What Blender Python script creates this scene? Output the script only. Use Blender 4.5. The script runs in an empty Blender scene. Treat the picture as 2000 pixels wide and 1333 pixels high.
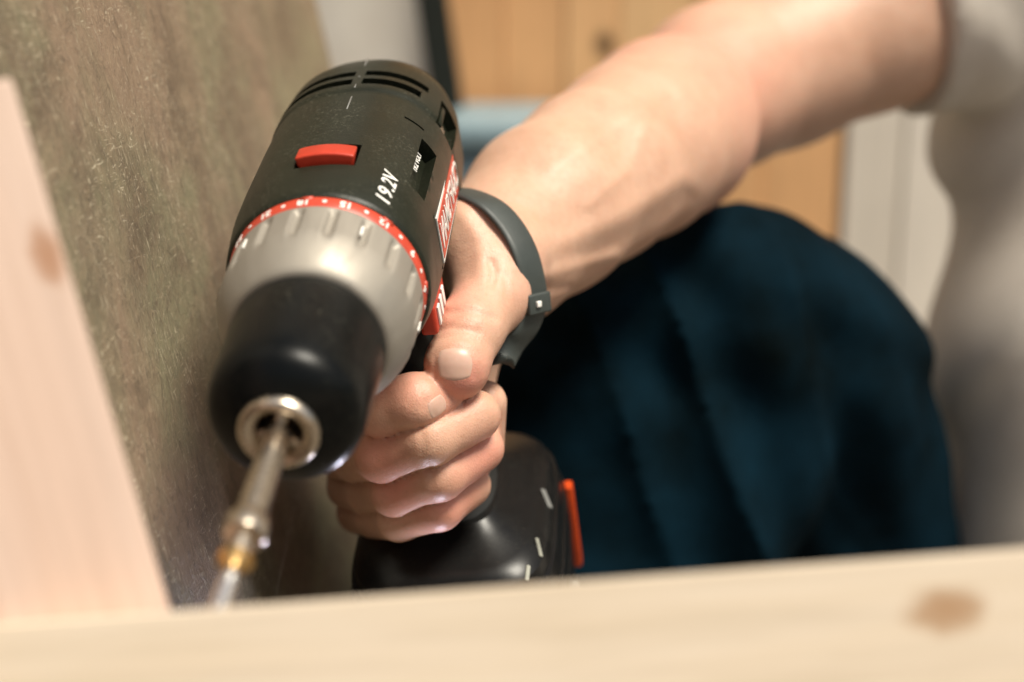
import bpy, bmesh, math, random
import numpy as np
from mathutils import Vector, Matrix, noise

# ---------------------------------------------------------------- camera, world, sun, exposure
scene = bpy.context.scene
COL = scene.collection
PITCH = math.radians(14)
CAM = Vector((0.0, 0.0, 0.75))
RV = Vector((1, 0, 0)); FV = Vector((0, math.cos(PITCH), -math.sin(PITCH))); UV = Vector((0, math.sin(PITCH), math.cos(PITCH)))
cam_data = bpy.data.cameras.new('camera'); cam = bpy.data.objects.new('camera', cam_data); COL.objects.link(cam)
cam.matrix_world = Matrix(((RV.x, UV.x, -FV.x, CAM.x), (RV.y, UV.y, -FV.y, CAM.y), (RV.z, UV.z, -FV.z, CAM.z), (0, 0, 0, 1)))
cam_data.lens = 50; cam_data.sensor_width = 36; cam_data.clip_start = 0.02; cam_data.clip_end = 200
cam_data.dof.use_dof = True; cam_data.dof.focus_distance = 0.478; cam_data.dof.aperture_fstop = 4.5
cam_data.dof.aperture_blades = 8
scene.camera = cam

SUN_EL, SUN_AZ = math.radians(63), math.radians(126)   # azimuth measured from +Y (view) towards +X
world = bpy.data.worlds.new('World'); scene.world = world; world.use_nodes = True
wn = world.node_tree; bgn = wn.nodes['Background']
sky = wn.nodes.new('ShaderNodeTexSky'); sky.sky_type = 'NISHITA'; sky.sun_disc = False
sky.sun_elevation = SUN_EL; sky.sun_rotation = SUN_AZ; sky.air_density = 1.0; sky.dust_density = 4.0; sky.ozone_density = 0.6
wn.links.new(sky.outputs[0], bgn.inputs[0]); bgn.inputs[1].default_value = 0.065
sd = bpy.data.lights.new('sun', 'SUN'); sd.energy = 3.8; sd.angle = math.radians(20); sd.color = (1.0, 0.93, 0.85)
sun = bpy.data.objects.new('sun', sd); COL.objects.link(sun)
sdir = Vector((math.sin(SUN_AZ) * math.cos(SUN_EL), math.cos(SUN_AZ) * math.cos(SUN_EL), math.sin(SUN_EL)))
sun.rotation_euler = sdir.to_track_quat('Z', 'Y').to_euler(); sun.location = (0.5, -1, 3)
vs = scene.view_settings
vs.view_transform = 'Standard'; vs.look = 'None'; vs.gamma = 1; vs.exposure = 0.45
vs.use_white_balance = True; vs.white_balance_temperature = 6700; vs.white_balance_tint = 5

# ---------------------------------------------------------------- helpers
FPX = 2777.8
def CX(px, py, d):                      # picture point at depth d (mm) -> camera space mm (x, y, depth)
    return np.array([(px - 1000) / FPX * d, -(py - 666.5) / FPX * d, d], float)
def W(v):                               # camera space mm -> world metres
    return CAM + RV * (v[0] / 1000) + UV * (v[1] / 1000) + FV * (v[2] / 1000)
def PXW(px, py, d): return W(CX(px, py, d))
M3 = np.array([[RV.x, UV.x, FV.x], [RV.y, UV.y, FV.y], [RV.z, UV.z, FV.z]]); CAMN = np.array(CAM)
def WN(P): return (P / 1000) @ M3.T + CAMN

def tag(o, label=None, cat=None, group=None, kind=None):
    if label: o['label'] = label
    if cat: o['category'] = cat
    if group: o['group'] = group
    if kind: o['kind'] = kind
    return o
def empty(name, mat=None, loc=None):
    o = bpy.data.objects.new(name, None); COL.objects.link(o); o.empty_display_size = 0.02
    if mat is not None: o.matrix_world = mat
    if loc is not None: o.location = loc
    return o
def link(name, me, mat, parent=None, smooth=True):
    o = bpy.data.objects.new(name, me); COL.objects.link(o)
    if mat: me.materials.append(mat)
    if smooth:
        me.polygons.foreach_set('use_smooth', [True] * len(me.polygons))
    if parent: o.parent = parent
    return o
def bm_obj(name, bm, mat, parent=None, smooth=True, sharp=None):
    me = bpy.data.meshes.new(name)
    bmesh.ops.recalc_face_normals(bm, faces=bm.faces)
    if sharp is not None:
        for e in bm.edges:
            if len(e.link_faces) == 2 and e.calc_face_angle(0) > sharp: e.smooth = False
    bm.to_mesh(me); bm.free()
    return link(name, me, mat, parent, smooth)

def box_bm(sx, sy, sz, bev=0.0, seg=2, center=(0, 0, 0), cuts=0):
    bm = bmesh.new(); bmesh.ops.create_cube(bm, size=1)
    for v in bm.verts: v.co = Vector((v.co.x * sx, v.co.y * sy, v.co.z * sz))
    if bev: bmesh.ops.bevel(bm, geom=list(bm.edges), offset=bev, segments=seg, profile=0.6, affect='EDGES')
    for v in bm.verts: v.co += Vector(center)
    return bm
def lathe_bm(prof, n=96, closed_ends=True, mod=None):
    """prof: list of (y, r) along local +Y (mm).  mod(y, r, phi) -> r"""
    bm = bmesh.new(); rings = []
    for y, r in prof:
        ring = []
        for k in range(n):
            p = 2 * math.pi * k / n
            rr = mod(y, r, p) if mod else r
            ring.append(bm.verts.new((-rr * math.sin(p) / 1000, y / 1000, rr * math.cos(p) / 1000)))
        rings.append(ring)
    for a, b in zip(rings[:-1], rings[1:]):
        for k in range(n):
            bm.faces.new((a[k], a[(k + 1) % n], b[(k + 1) % n], b[k]))
    if closed_ends:
        for ring, y in ((rings[0], prof[0][0]), (rings[-1], prof[-1][0])):
            c = bm.verts.new((0, y / 1000, 0))
            for k in range(n):
                bm.faces.new((ring[k], ring[(k + 1) % n], c))
    return bm
def smoothstep(a, b, x):
    t = min(1, max(0, (x - a) / (b - a))); return t * t * (3 - 2 * t)
def interp(tab, x):
    if x <= tab[0][0]: return tab[0][1]
    for (x0, y0), (x1, y1) in zip(tab[:-1], tab[1:]):
        if x <= x1:
            return y0 + (y1 - y0) * (x - x0) / (x1 - x0)
    return tab[-1][1]

# ---------------------------------------------------------------- implicit surfaces (one continuous skin / cloth)
def seg_sdf(P, a, ra, b, rb):
    ab = b - a; L2 = float(ab @ ab)
    t = np.clip(((P - a) @ ab) / L2, 0, 1)
    return np.linalg.norm(P - a - t[:, None] * ab, axis=1) - (ra + (rb - ra) * t)
def smin(a, b, k):
    h = np.clip(0.5 + 0.5 * (b - a) / k, 0, 1)
    return b + (a - b) * h - k * h * (1 - h)
def chain_sdf(P, pts, k=3.0):
    d = None
    for (p0, r0), (p1, r1) in zip(pts[:-1], pts[1:]):
        e = seg_sdf(P, p0, r0, p1, r1)
        d = e if d is None else smin(d, e, k)
    return d
def surface_net(f, lo, hi, res, B=8, slack=1.3):
    """sparse surface nets; f takes (n,3) mm -> signed distance"""
    lo = np.array(lo, float); n = np.ceil((np.array(hi) - lo) / (res * B)).astype(int)
    I = np.stack(np.meshgrid(*[np.arange(m) for m in n], indexing='ij'), -1).reshape(-1, 3)
    cen = lo + (I + 0.5) * res * B
    d = f(cen); act = I[np.abs(d) < slack * res * B * 0.87 + 2.0]
    g = np.arange(B + 1); G = np.stack(np.meshgrid(g, g, g, indexing='ij'), -1)
    N = (n * B + 4).astype(np.int64)
    key = lambda c: ((c[..., 0] + 1) * N[1] + (c[..., 1] + 1)) * N[2] + (c[..., 2] + 1)
    cells_k, cells_p, quads = [], [], []
    for s in range(0, len(act), 300):
        A = act[s:s + 300]
        gi = (A[:, None, None, None, :] * B + G[None]).astype(np.int64)
        V = f((lo + gi.reshape(-1, 3) * res)).reshape(len(A), B + 1, B + 1, B + 1)
        S = V < 0
        corner = [V[:, x:B + x, y:B + y, z:B + z] for x in (0, 1) for y in (0, 1) for z in (0, 1)]
        sc = [c < 0 for c in corner]
        anyv = np.zeros(sc[0].shape, int)
        for c in sc: anyv += c
        m = (anyv > 0) & (anyv < 8)
        idx = np.argwhere(m)
        if len(idx):
            cv = np.stack([c[m] for c in corner], 1)
            off = np.array([(x, y, z) for x in (0, 1) for y in (0, 1) for z in (0, 1)], float)
            ps = np.zeros((len(idx), 3)); ct = np.zeros(len(idx))
            for i in range(8):
                for j in range(i + 1, 8):
                    if np.abs(off[i] - off[j]).sum() != 1: continue
                    a, b = cv[:, i], cv[:, j]; x = (a < 0) != (b < 0)
                    t = np.where(x, a / np.where(a == b, 1, a - b), 0)
                    ps += np.where(x[:, None], off[i] + t[:, None] * (off[j] - off[i]), 0); ct += x
            base = gi[idx[:, 0], idx[:, 1], idx[:, 2], idx[:, 3]]
            cells_k.append(key(base)); cells_p.append(lo + (base + ps / ct[:, None]) * res)
        for ax in range(3):
            sl0 = [slice(0, B)] * 3; sl1 = list(sl0); sl1[ax] = slice(1, B + 1)
            s0 = S[(slice(None),) + tuple(sl0)]; s1 = S[(slice(None),) + tuple(sl1)]
            e = np.argwhere(s0 != s1)
            if not len(e): continue
            fl = s0[tuple(e.T)]
            base = gi[e[:, 0], e[:, 1], e[:, 2], e[:, 3]]
            u, v = (ax + 1) % 3, (ax + 2) % 3
            du = np.zeros(3, int); du[u] = 1; dv = np.zeros(3, int); dv[v] = 1
            q = np.stack([key(base - du - dv), key(base - dv), key(base), key(base - du)], 1)
            q[~fl] = q[~fl][:, ::-1]
            quads.append(q)
    K = np.concatenate(cells_k); Pp = np.concatenate(cells_p); Q = np.concatenate(quads)
    K, ui = np.unique(K, return_index=True); Pp = Pp[ui]
    F = np.searchsorted(K, Q); F = np.clip(F, 0, len(K) - 1)
    ok = (K[F] == Q).all(1); F = F[ok]
    return Pp, F
def net_obj(name, P, F, mat, parent, origin=Vector((0, 0, 0)), attr=None):
    w = WN(P) - np.array(origin)
    me = bpy.data.meshes.new(name)
    me.vertices.add(len(w)); me.vertices.foreach_set('co', w.ravel())
    me.loops.add(F.size); me.loops.foreach_set('vertex_index', F.ravel().astype(np.int32))
    me.polygons.add(len(F)); me.polygons.foreach_set('loop_start', np.arange(0, F.size, 4, dtype=np.int32))
    me.update(calc_edges=True); me.validate()
    o = link(name, me, mat, parent)
    bm = bmesh.new(); bm.from_mesh(me)
    bmesh.ops.recalc_face_normals(bm, faces=bm.faces)
    for _ in range(1): bmesh.ops.smooth_vert(bm, verts=bm.verts, factor=0.5, use_axis_x=True, use_axis_y=True, use_axis_z=True)
    bm.to_mesh(me); bm.free()
    me.polygons.foreach_set('use_smooth', [True] * len(me.polygons))
    if attr:
        for nm, val in attr.items():
            at = me.attributes.new(nm, 'FLOAT', 'POINT')
            if len(me.vertices) == len(val): at.data.foreach_set('value', val.astype(np.float32))
    return o

# ---------------------------------------------------------------- materials
def new_mat(name):
    m = bpy.data.materials.new(name); m.use_nodes = True
    nt = m.node_tree; return m, nt, nt.nodes['Principled BSDF']
def nd(nt, typ, **kw):
    n = nt.nodes.new(typ)
    for k, v in kw.items():
        if k in n.inputs and not hasattr(n, k): n.inputs[k].default_value = v
        else: setattr(n, k, v)
    return n
def coords(nt, scale=(1, 1, 1), rot=(0, 0, 0), loc=(0, 0, 0)):
    tc = nd(nt, 'ShaderNodeTexCoord'); mp = nd(nt, 'ShaderNodeMapping')
    mp.inputs['Scale'].default_value = scale; mp.inputs['Rotation'].default_value = rot; mp.inputs['Location'].default_value = loc
    nt.links.new(tc.outputs['Object'], mp.inputs['Vector']); return mp.outputs[0]
def tex_noise(nt, vec, scale, detail=4, rough=0.55, dist=0.0):
    n = nd(nt, 'ShaderNodeTexNoise'); n.inputs['Scale'].default_value = scale; n.inputs['Detail'].default_value = detail
    n.inputs['Roughness'].default_value = rough; n.inputs['Distortion'].default_value = dist
    nt.links.new(vec, n.inputs['Vector']); return n.outputs['Fac']
def ramp(nt, fac, stops):
    r = nd(nt, 'ShaderNodeValToRGB'); el = r.color_ramp.elements
    while len(el) < len(stops): el.new(0.5)
    for e, (p, c) in zip(el, stops):
        e.position = p; e.color = (*c, 1) if len(c) == 3 else c
    nt.links.new(fac, r.inputs[0]); return r.outputs[0]
def mix(nt, fac, a, b, mode='MIX'):
    m = nd(nt, 'ShaderNodeMix', data_type='RGBA', blend_type=mode)
    for s, v in ((m.inputs[0], fac), (m.inputs[6], a), (m.inputs[7], b)):
        if isinstance(v, (int, float)): s.default_value = v
        elif isinstance(v, tuple): s.default_value = (*v, 1) if len(v) == 3 else v
        else: nt.links.new(v, s)
    return m.outputs[2]
def math_n(nt, op, a, b=0.0, clamp=False):
    m = nd(nt, 'ShaderNodeMath', operation=op); m.use_clamp = clamp
    for s, v in ((m.inputs[0], a), (m.inputs[1], b)):
        if isinstance(v, (int, float)): s.default_value = v
        else: nt.links.new(v, s)
    return m.outputs[0]
def bump(nt, bsdf, h, strength, dist):
    b = nd(nt, 'ShaderNodeBump'); b.inputs['Strength'].default_value = strength; b.inputs['Distance'].default_value = dist
    nt.links.new(h, b.inputs['Height']); nt.links.new(b.outputs[0], bsdf.inputs['Normal'])

def plastic(name, col, rough=0.45, grain=0.25, spec=0.5, dust=0.0, dustcol=(0.25, 0.24, 0.18)):
    m, nt, b = new_mat(name); v = coords(nt)
    n1 = tex_noise(nt, v, 60, 6, 0.65)
    c = mix(nt, ramp(nt, n1, [(0.3, (0, 0, 0)), (0.75, (1, 1, 1))]), tuple(x * 0.8 for x in col), tuple(min(1, x * 1.25) for x in col))
    if dust:
        n3 = tex_noise(nt, v, 900, 3, 0.7); n4 = tex_noise(nt, v, 35, 4, 0.6)
        f = math_n(nt, 'MULTIPLY', ramp(nt, n3, [(0.55, (0, 0, 0)), (0.8, (1, 1, 1))]), ramp(nt, n4, [(0.4, (0, 0, 0)), (0.7, (1, 1, 1))]))
        c = mix(nt, math_n(nt, 'MULTIPLY', f, dust), c, dustcol)
    nt.links.new(c, b.inputs['Base Color'])
    nt.links.new(ramp(nt, n1, [(0.2, (rough * 0.85,) * 3), (0.8, (min(1, rough * 1.2),) * 3)]), b.inputs['Roughness'])
    b.inputs['Specular IOR Level'].default_value = spec
    bump(nt, b, tex_noise(nt, v, 1500, 2, 0.5), grain, 0.0001)
    return m
def metal(name, col, rough=0.3, aniso_scale=(1, 1, 1), sc=300, var=0.35):
    m, nt, b = new_mat(name); v = coords(nt, aniso_scale)
    n1 = tex_noise(nt, v, sc, 5, 0.6)
    nt.links.new(mix(nt, n1, tuple(x * (1 - var) for x in col), col), b.inputs['Base Color'])
    b.inputs['Metallic'].default_value = 1
    nt.links.new(ramp(nt, n1, [(0.2, (rough * 0.75,) * 3), (0.8, (rough * 1.3,) * 3)]), b.inputs['Roughness'])
    bump(nt, b, n1, 0.15, 0.0001)
    return m
def wood(name, light, dark, knotcol, axis='X', knots=(), scale=1.0, seed=0.0, contrast=0.5, rough=0.6):
    """grain runs along local axis; knots: (pos(m), (rx, ry, rz))"""
    m, nt, b = new_mat(name)
    st = {'X': (2.2, 45, 45), 'Y': (45, 2.2, 45), 'Z': (45, 45, 2.2)}[axis]
    v = coords(nt, tuple(s * scale for s in st), loc=(seed, seed * 1.7, seed * 0.6))
    obj = coords(nt)
    g1 = tex_noise(nt, v, 1.0, 6, 0.6, 1.2)
    v2 = coords(nt, tuple(s * scale * 6 for s in st), loc=(seed * 3, seed, 0))
    g2 = tex_noise(nt, v2, 1.0, 4, 0.7)
    g3 = tex_noise(nt, obj, 9 * scale, 3, 0.5)
    c = mix(nt, ramp(nt, g1, [(0.5 - 0.5 * contrast, (0, 0, 0)), (0.5 + 0.3 * contrast, (1, 1, 1))]), light, dark)
    c = mix(nt, math_n(nt, 'MULTIPLY', ramp(nt, g2, [(0.45, (0, 0, 0)), (0.7, (1, 1, 1))]), 0.45), c, tuple(x * 0.75 for x in dark))
    c = mix(nt, math_n(nt, 'MULTIPLY', ramp(nt, g3, [(0.35, (0, 0, 0)), (0.75, (1, 1, 1))]), 0.3), c, tuple(min(1, x * 1.15) for x in light))
    for (kp, kr) in knots:
        mp = nd(nt, 'ShaderNodeMapping'); mp.vector_type = 'POINT'
        tc = nd(nt, 'ShaderNodeTexCoord')
        mp.inputs['Location'].default_value = tuple(-p / r for p, r in zip(kp, kr)); mp.inputs['Scale'].default_value = tuple(1 / r for r in kr)
        nt.links.new(tc.outputs['Object'], mp.inputs['Vector'])
        wn_ = tex_noise(nt, mp.outputs[0], 1.6, 3, 0.5)
        ln = nd(nt, 'ShaderNodeVectorMath', operation='LENGTH'); nt.links.new(mp.outputs[0], ln.inputs[0])
        dd = math_n(nt, 'ADD', ln.outputs['Value'], math_n(nt, 'MULTIPLY', math_n(nt, 'SUBTRACT', wn_, 0.5), 0.7))
        f = ramp(nt, dd, [(0.0, (1, 1, 1)), (0.55, (0.8,) * 3), (0.8, (0.35,) * 3), (1.0, (0, 0, 0))])
        c = mix(nt, f, c, knotcol)
    nt.links.new(c, b.inputs['Base Color']); b.inputs['Roughness'].default_value = rough
    b.inputs['Specular IOR Level'].default_value = 0.3
    bump(nt, b, math_n(nt, 'ADD', g1, g2), 0.25, 0.0008)
    return m

def skin_mat():
    m, nt, b = new_mat('skin'); v = coords(nt)
    at = nd(nt, 'ShaderNodeAttribute'); at.attribute_name = 'flush'
    n1 = tex_noise(nt, v, 55, 5, 0.6); n2 = tex_noise(nt, v, 420, 4, 0.65)
    c = mix(nt, ramp(nt, n1, [(0.3, (0, 0, 0)), (0.7, (1, 1, 1))]), (0.56, 0.325, 0.22), (0.66, 0.415, 0.295))
    c = mix(nt, math_n(nt, 'MULTIPLY', at.outputs['Fac'], 0.85, True), c, (0.70, 0.265, 0.20))
    c = mix(nt, ramp(nt, n2, [(0.5, (0, 0, 0)), (0.75, (0.35,) * 3)]), c, (0.47, 0.24, 0.16))
    sp = nd(nt, 'ShaderNodeTexVoronoi'); sp.inputs['Scale'].default_value = 150; nt.links.new(v, sp.inputs['Vector'])
    c = mix(nt, ramp(nt, sp.outputs['Distance'], [(0.0, (0.4,) * 3), (0.10, (0, 0, 0))]), c, (0.36, 0.18, 0.10))
    nt.links.new(c, b.inputs['Base Color'])
    b.inputs['Roughness'].default_value = 0.47; b.inputs['Specular IOR Level'].default_value = 0.42
    b.inputs['Subsurface Weight'].default_value = 0.28; b.inputs['Subsurface Radius'].default_value = (1.0, 0.35, 0.2); b.inputs['Subsurface Scale'].default_value = 0.004
    vo = nd(nt, 'ShaderNodeTexVoronoi'); vo.feature = 'DISTANCE_TO_EDGE'; vo.inputs['Scale'].default_value = 950
    nt.links.new(v, vo.inputs['Vector'])
    h = math_n(nt, 'ADD', math_n(nt, 'MULTIPLY', vo.outputs['Distance'], 0.8), math_n(nt, 'MULTIPLY', tex_noise(nt, v, 260, 3, 0.6), 1.2))
    bump(nt, b, h, 0.35, 0.0005)
    return m
def cloth_mat(name, c1, c2, weave=2500, rough=0.9, sheen=0.2):
    m, nt, b = new_mat(name); v = coords(nt)
    n = tex_noise(nt, v, 14, 5, 0.6); n2 = tex_noise(nt, v, weave, 2, 0.5)
    c = mix(nt, ramp(nt, n, [(0.3, (0, 0, 0)), (0.7, (1, 1, 1))]), c1, c2)
    nt.links.new(c, b.inputs['Base Color']); b.inputs['Roughness'].default_value = rough
    b.inputs['Sheen Weight'].default_value = sheen; b.inputs['Specular IOR Level'].default_value = 0.2 if sheen else 0.04
    bump(nt, b, math_n(nt, 'ADD', n2, math_n(nt, 'MULTIPLY', n, 2.0)), 0.4, 0.0012)
    return m
def panel_mat():
    m, nt, b = new_mat('particle_board'); v = coords(nt)
    n1 = tex_noise(nt, v, 10, 5, 0.6, 0.5); n2 = tex_noise(nt, v, 17, 6, 0.72, 0.8)
    c = mix(nt, ramp(nt, n1, [(0.42, (0, 0, 0)), (0.58, (1, 1, 1))]), (0.25, 0.18, 0.125), (0.20, 0.185, 0.115))
    c = mix(nt, ramp(nt, n2, [(0.46, (0, 0, 0)), (0.62, (0.85,) * 3)]), c, (0.12, 0.09, 0.062))
    # flat flakes pressed into the board
    dist = nd(nt, 'ShaderNodeTexNoise'); dist.inputs['Scale'].default_value = 120; nt.links.new(v, dist.inputs['Vector'])
    vv = nd(nt, 'ShaderNodeMix', data_type='VECTOR'); vv.inputs[0].default_value = 0.02
    nt.links.new(v, vv.inputs[4]); nt.links.new(dist.outputs['Color'], vv.inputs[5])
    vo = nd(nt, 'ShaderNodeTexVoronoi'); vo.inputs['Scale'].default_value = 210; vo.inputs['Randomness'].default_value = 1
    nt.links.new(vv.outputs[1], vo.inputs['Vector'])
    fl = nd(nt, 'ShaderNodeSeparateColor'); nt.links.new(vo.outputs['Color'], fl.inputs[0])
    c = mix(nt, math_n(nt, 'MULTIPLY', fl.outputs[0], 0.2), c, (0.38, 0.28, 0.18))
    hair = tex_noise(nt, coords(nt, (520, 90, 300), rot=(0.5, 0.3, 0.7)), 1.0, 3, 0.7, 2.5)
    hair2 = tex_noise(nt, coords(nt, (90, 480, 300), rot=(0.2, 0.6, 0.4)), 1.0, 3, 0.7, 2.5)
    area = ramp(nt, tex_noise(nt, v, 22, 3, 0.6), [(0.38, (0.25,) * 3), (0.58, (1, 1, 1))])
    hh = math_n(nt, 'MAXIMUM', ramp(nt, hair, [(0.60, (0, 0, 0)), (0.66, (1, 1, 1))]), ramp(nt, hair2, [(0.61, (0, 0, 0)), (0.67, (1, 1, 1))]))
    c = mix(nt, math_n(nt, 'MULTIPLY', math_n(nt, 'MULTIPLY', hh, area), 0.9), c, (0.60, 0.52, 0.38))
    dk = tex_noise(nt, coords(nt, (260, 160, 300), rot=(0.2, 1.0, 0.3)), 1.0, 4, 0.7, 1.0)
    c = mix(nt, ramp(nt, dk, [(0.52, (0, 0, 0)), (0.68, (0.55,) * 3)]), c, (0.09, 0.07, 0.05))
    nt.links.new(c, b.inputs['Base Color']); b.inputs['Roughness'].default_value = 0.42; b.inputs['Specular IOR Level'].default_value = 0.5
    bump(nt, b, math_n(nt, 'ADD', hair, math_n(nt, 'ADD', fl.outputs[1], dk)), 0.6, 0.0009)
    return m

MAT = dict(
    black=plastic('black_plastic', (0.012, 0.014, 0.008), 0.38, 0.5, spec=0.25, dust=0.7),
    handle=plastic('handle_rubber', (0.016, 0.016, 0.015), 0.55, 0.5),
    hole=plastic('dark_hollow', (0.006, 0.006, 0.006), 0.8),
    chuck=plastic('chuck_plastic', (0.003, 0.0035, 0.0035), 0.31, 0.15, spec=0.17, dust=0.25),
    red=plastic('red_plastic', (0.46, 0.035, 0.014), 0.42, 0.3),
    redlabel=plastic('red_label', (0.55, 0.060, 0.030), 0.4, 0.1),
    printgrey=plastic('print_grey', (0.30, 0.30, 0.25), 0.4, 0.1),
    white=plastic('white_print', (0.80, 0.78, 0.73), 0.5, 0.1),
    grey=plastic('grey_plastic', (0.20, 0.20, 0.19), 0.35, 0.1),
    battery=plastic('battery_plastic', (0.006, 0.006, 0.006), 0.30, 0.2, spec=0.3, dust=0.15),
    orange=plastic('orange_plastic', (0.60, 0.06, 0.006), 0.35, 0.1),
    silver=metal('satin_silver', (0.38, 0.345, 0.295), 0.60, (1, 0.15, 1), 160, 0.12),
    steel=metal('steel', (0.72, 0.62, 0.50), 0.28, (1, 1, 1), 400, 0.3),
    brass=metal('yellow_zinc', (0.80, 0.50, 0.20), 0.22, (1, 1, 1), 500, 0.2),
    skin=skin_mat(),
    nail=None,
    trousers=cloth_mat('trouser_cloth', (0.0008, 0.0028, 0.0032), (0.0030, 0.016, 0.027), rough=0.85, sheen=0.0),  # teal tone puts the lit folds' highlights into the cloth colour, spread by noise
    shirt=cloth_mat('shirt_cloth', (0.60, 0.53, 0.45), (0.70, 0.63, 0.55)),
    strap=plastic('strap_rubber', (0.040, 0.048, 0.044), 0.5, 0.4),
    blue=plastic('blue_plastic', (0.21, 0.29, 0.32), 0.5, 0.3),
    dark=plastic('dark_paint', (0.008, 0.010, 0.005), 0.5, 0.3),
    wall=cloth_mat('pale_plaster', (0.74, 0.66, 0.56), (0.80, 0.73, 0.63), weave=300, sheen=0),
    floor=cloth_mat('pale_concrete', (0.14, 0.12, 0.10), (0.18, 0.16, 0.13), weave=300, sheen=0),
    panel=panel_mat(),
)
m, nt, b = new_mat('fingernail'); MAT['nail'] = m
MAT['silver'].node_tree.nodes['Principled BSDF'].inputs['Metallic'].default_value = 0.6
b.inputs['Base Color'].default_value = (0.76, 0.50, 0.42, 1); b.inputs['Roughness'].default_value = 0.36
b.inputs['Subsurface Weight'].default_value = 0.2; b.inputs['Subsurface Scale'].default_value = 0.002
nn = tex_noise(nt, coords(nt), 350, 3, 0.5)
nt.links.new(mix(nt, nn, (0.60, 0.37, 0.28), (0.66, 0.44, 0.35)), b.inputs['Base Color'])

# ---------------------------------------------------------------- the setting: floor, pale wall
def quad_sheet(name, pts, mat, n=2):
    bm = bmesh.new(); bm.faces.new([bm.verts.new(p) for p in pts])
    bmesh.ops.subdivide_edges(bm, edges=bm.edges, cuts=n, use_grid_fill=True)
    o = bm_obj(name, bm, mat, smooth=False); tag(o, kind='structure'); return o
quad_sheet('floor', [(-30, -30, 0), (30, -30, 0), (30, 30, 0), (-30, 30, 0)], MAT['floor'])
YW = 1.75
wbm = box_bm(7, 0.12, 2.8, 0.002, 1, (0, YW + 0.06, 1.4))
tag(bm_obj('pale_wall', wbm, MAT['wall'], smooth=False), kind='structure')

def at_y(px, py, Y):                  # where the line of sight through a picture point meets the plane y = Y
    a = PXW(px, py, 1000) - CAM
    return CAM + a * (Y / a.y)

# orange vertical boards standing on the pale wall
YB = YW - 0.03
xl = at_y(868, 100, YB).x; xr = at_y(1632, 400, YB).x
broot = empty('board_door', loc=((xl + xr) / 2, YB, 0.0))
tag(broot, 'blurred door of upright orange pine boards behind the bare arm', 'door')
random.seed(4)
x = xl; k = 0
while x < xr - 0.01:
    w = 0.062 + random.random() * 0.03
    w = min(w, xr - x)
    if xr - (x + w) < 0.03: w = xr - x
    t = random.random()
    lt = (0.86 + 0.08 * t, 0.45 + 0.14 * t, 0.20 + 0.10 * t); dk = tuple(q * 0.72 for q in lt)
    kn = []
    kx = at_y(1180, 90, YB)
    if x < kx.x < x + w: kn = [((kx.x - (x + w / 2), -0.012, kx.z - 1.0), (0.016, 0.02, 0.022))]
    mt = wood('pine_board_%d' % k, lt, dk, (0.13, 0.07, 0.03), 'Z', kn, 0.55, seed=k * 3.1, contrast=0.8)
    bb = box_bm(w - 0.0012, 0.022, 2.0, 0.001, 1)
    o = bm_obj('board', bb, mt, broot, smooth=False); o.location = (x + w / 2 - broot.location.x, 0.008 * (k % 2) * 0.3, 1.0)
    x += w; k += 1
# pale upright boards to the right of the door
x0 = xr + 0.006; x1 = at_y(2100, 400, YB).x
proot = empty('pale_cladding', loc=(x0, YB, 0.0)); tag(proot, 'pale grey upright cladding boards between the door and the shirt', 'cladding')
x = x0; k = 0
while x < x1:
    w = 0.07
    c = [(0.78, 0.69, 0.58), (0.84, 0.75, 0.64), (0.72, 0.64, 0.55)][k % 3]
    mt = wood('pale_board_%d' % k, c, tuple(q * 0.85 for q in c), c, 'Z', (), 0.5, seed=20 + k * 2.3)
    o = bm_obj('board', box_bm(w - 0.003, 0.02, 2.0, 0.002, 1), mt, proot, smooth=False)
    o.location = (x + w / 2 - x0, 0.0, 1.0); x += w; k += 1
# dark leaning strip on the left edge of the door
pa, pb = at_y(836, -60, YB - 0.12), at_y(893, 330, YB - 0.12)
d = (pb - pa).normalized(); ctr = (pa + pb) / 2
sroot = bm_obj('leaning_bar', box_bm(0.034, 0.034, 0.9, 0.002, 2), MAT['dark'], smooth=False)
sroot.location = pb - d * 0.38 ; sroot.rotation_euler = (-d).to_track_quat('Z', 'Y').to_euler()
tag(sroot, 'narrow dark bar leaning at the left edge of the orange boards', 'bar')

# blue crate in front of the door
q = at_y(880, 240, YB - 0.30); q2 = at_y(1190, 240, YB - 0.30)
cw = q2.x - q.x
croot = empty('storage_crate', loc=((q.x + q2.x) / 2, YB - 0.17, 0.0)); tag(croot, 'blurred blue grey plastic crate standing behind the drill and forearm', 'crate')
bm_obj('crate_wall', box_bm(cw, 0.24, q.z - 0.03, 0.012, 3, (0, 0, (q.z - 0.03) / 2)), MAT['blue'], croot)
bm_obj('crate_lid', box_bm(cw + 0.02, 0.26, 0.03, 0.010, 3, (0, 0, q.z - 0.015)), MAT['blue'], croot)

# ---------------------------------------------------------------- particle board panel at the left
A, B_, C_ = CX(180, 200, 455), CX(292, 900, 445), CX(632, 60, 860)
def frame_from(o, ax, ay):            # camera-space origin and two directions -> world matrix, x along ax, z normal
    X = (W(o + ax) - W(o)).normalized(); Yv = (W(o + ay) - W(o)); Yv = (Yv - X * Yv.dot(X)).normalized(); Z = X.cross(Yv)
    p = W(o); return Matrix(((X.x, Yv.x, Z.x, p.x), (X.y, Yv.y, Z.y, p.y), (X.z, Yv.z, Z.z, p.z), (0, 0, 0, 1)))
ax = (C_ - A); ay = (A - B_)
pm = frame_from(A, ax, ay)
LX = float(np.linalg.norm(ax)) / 1000
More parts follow.
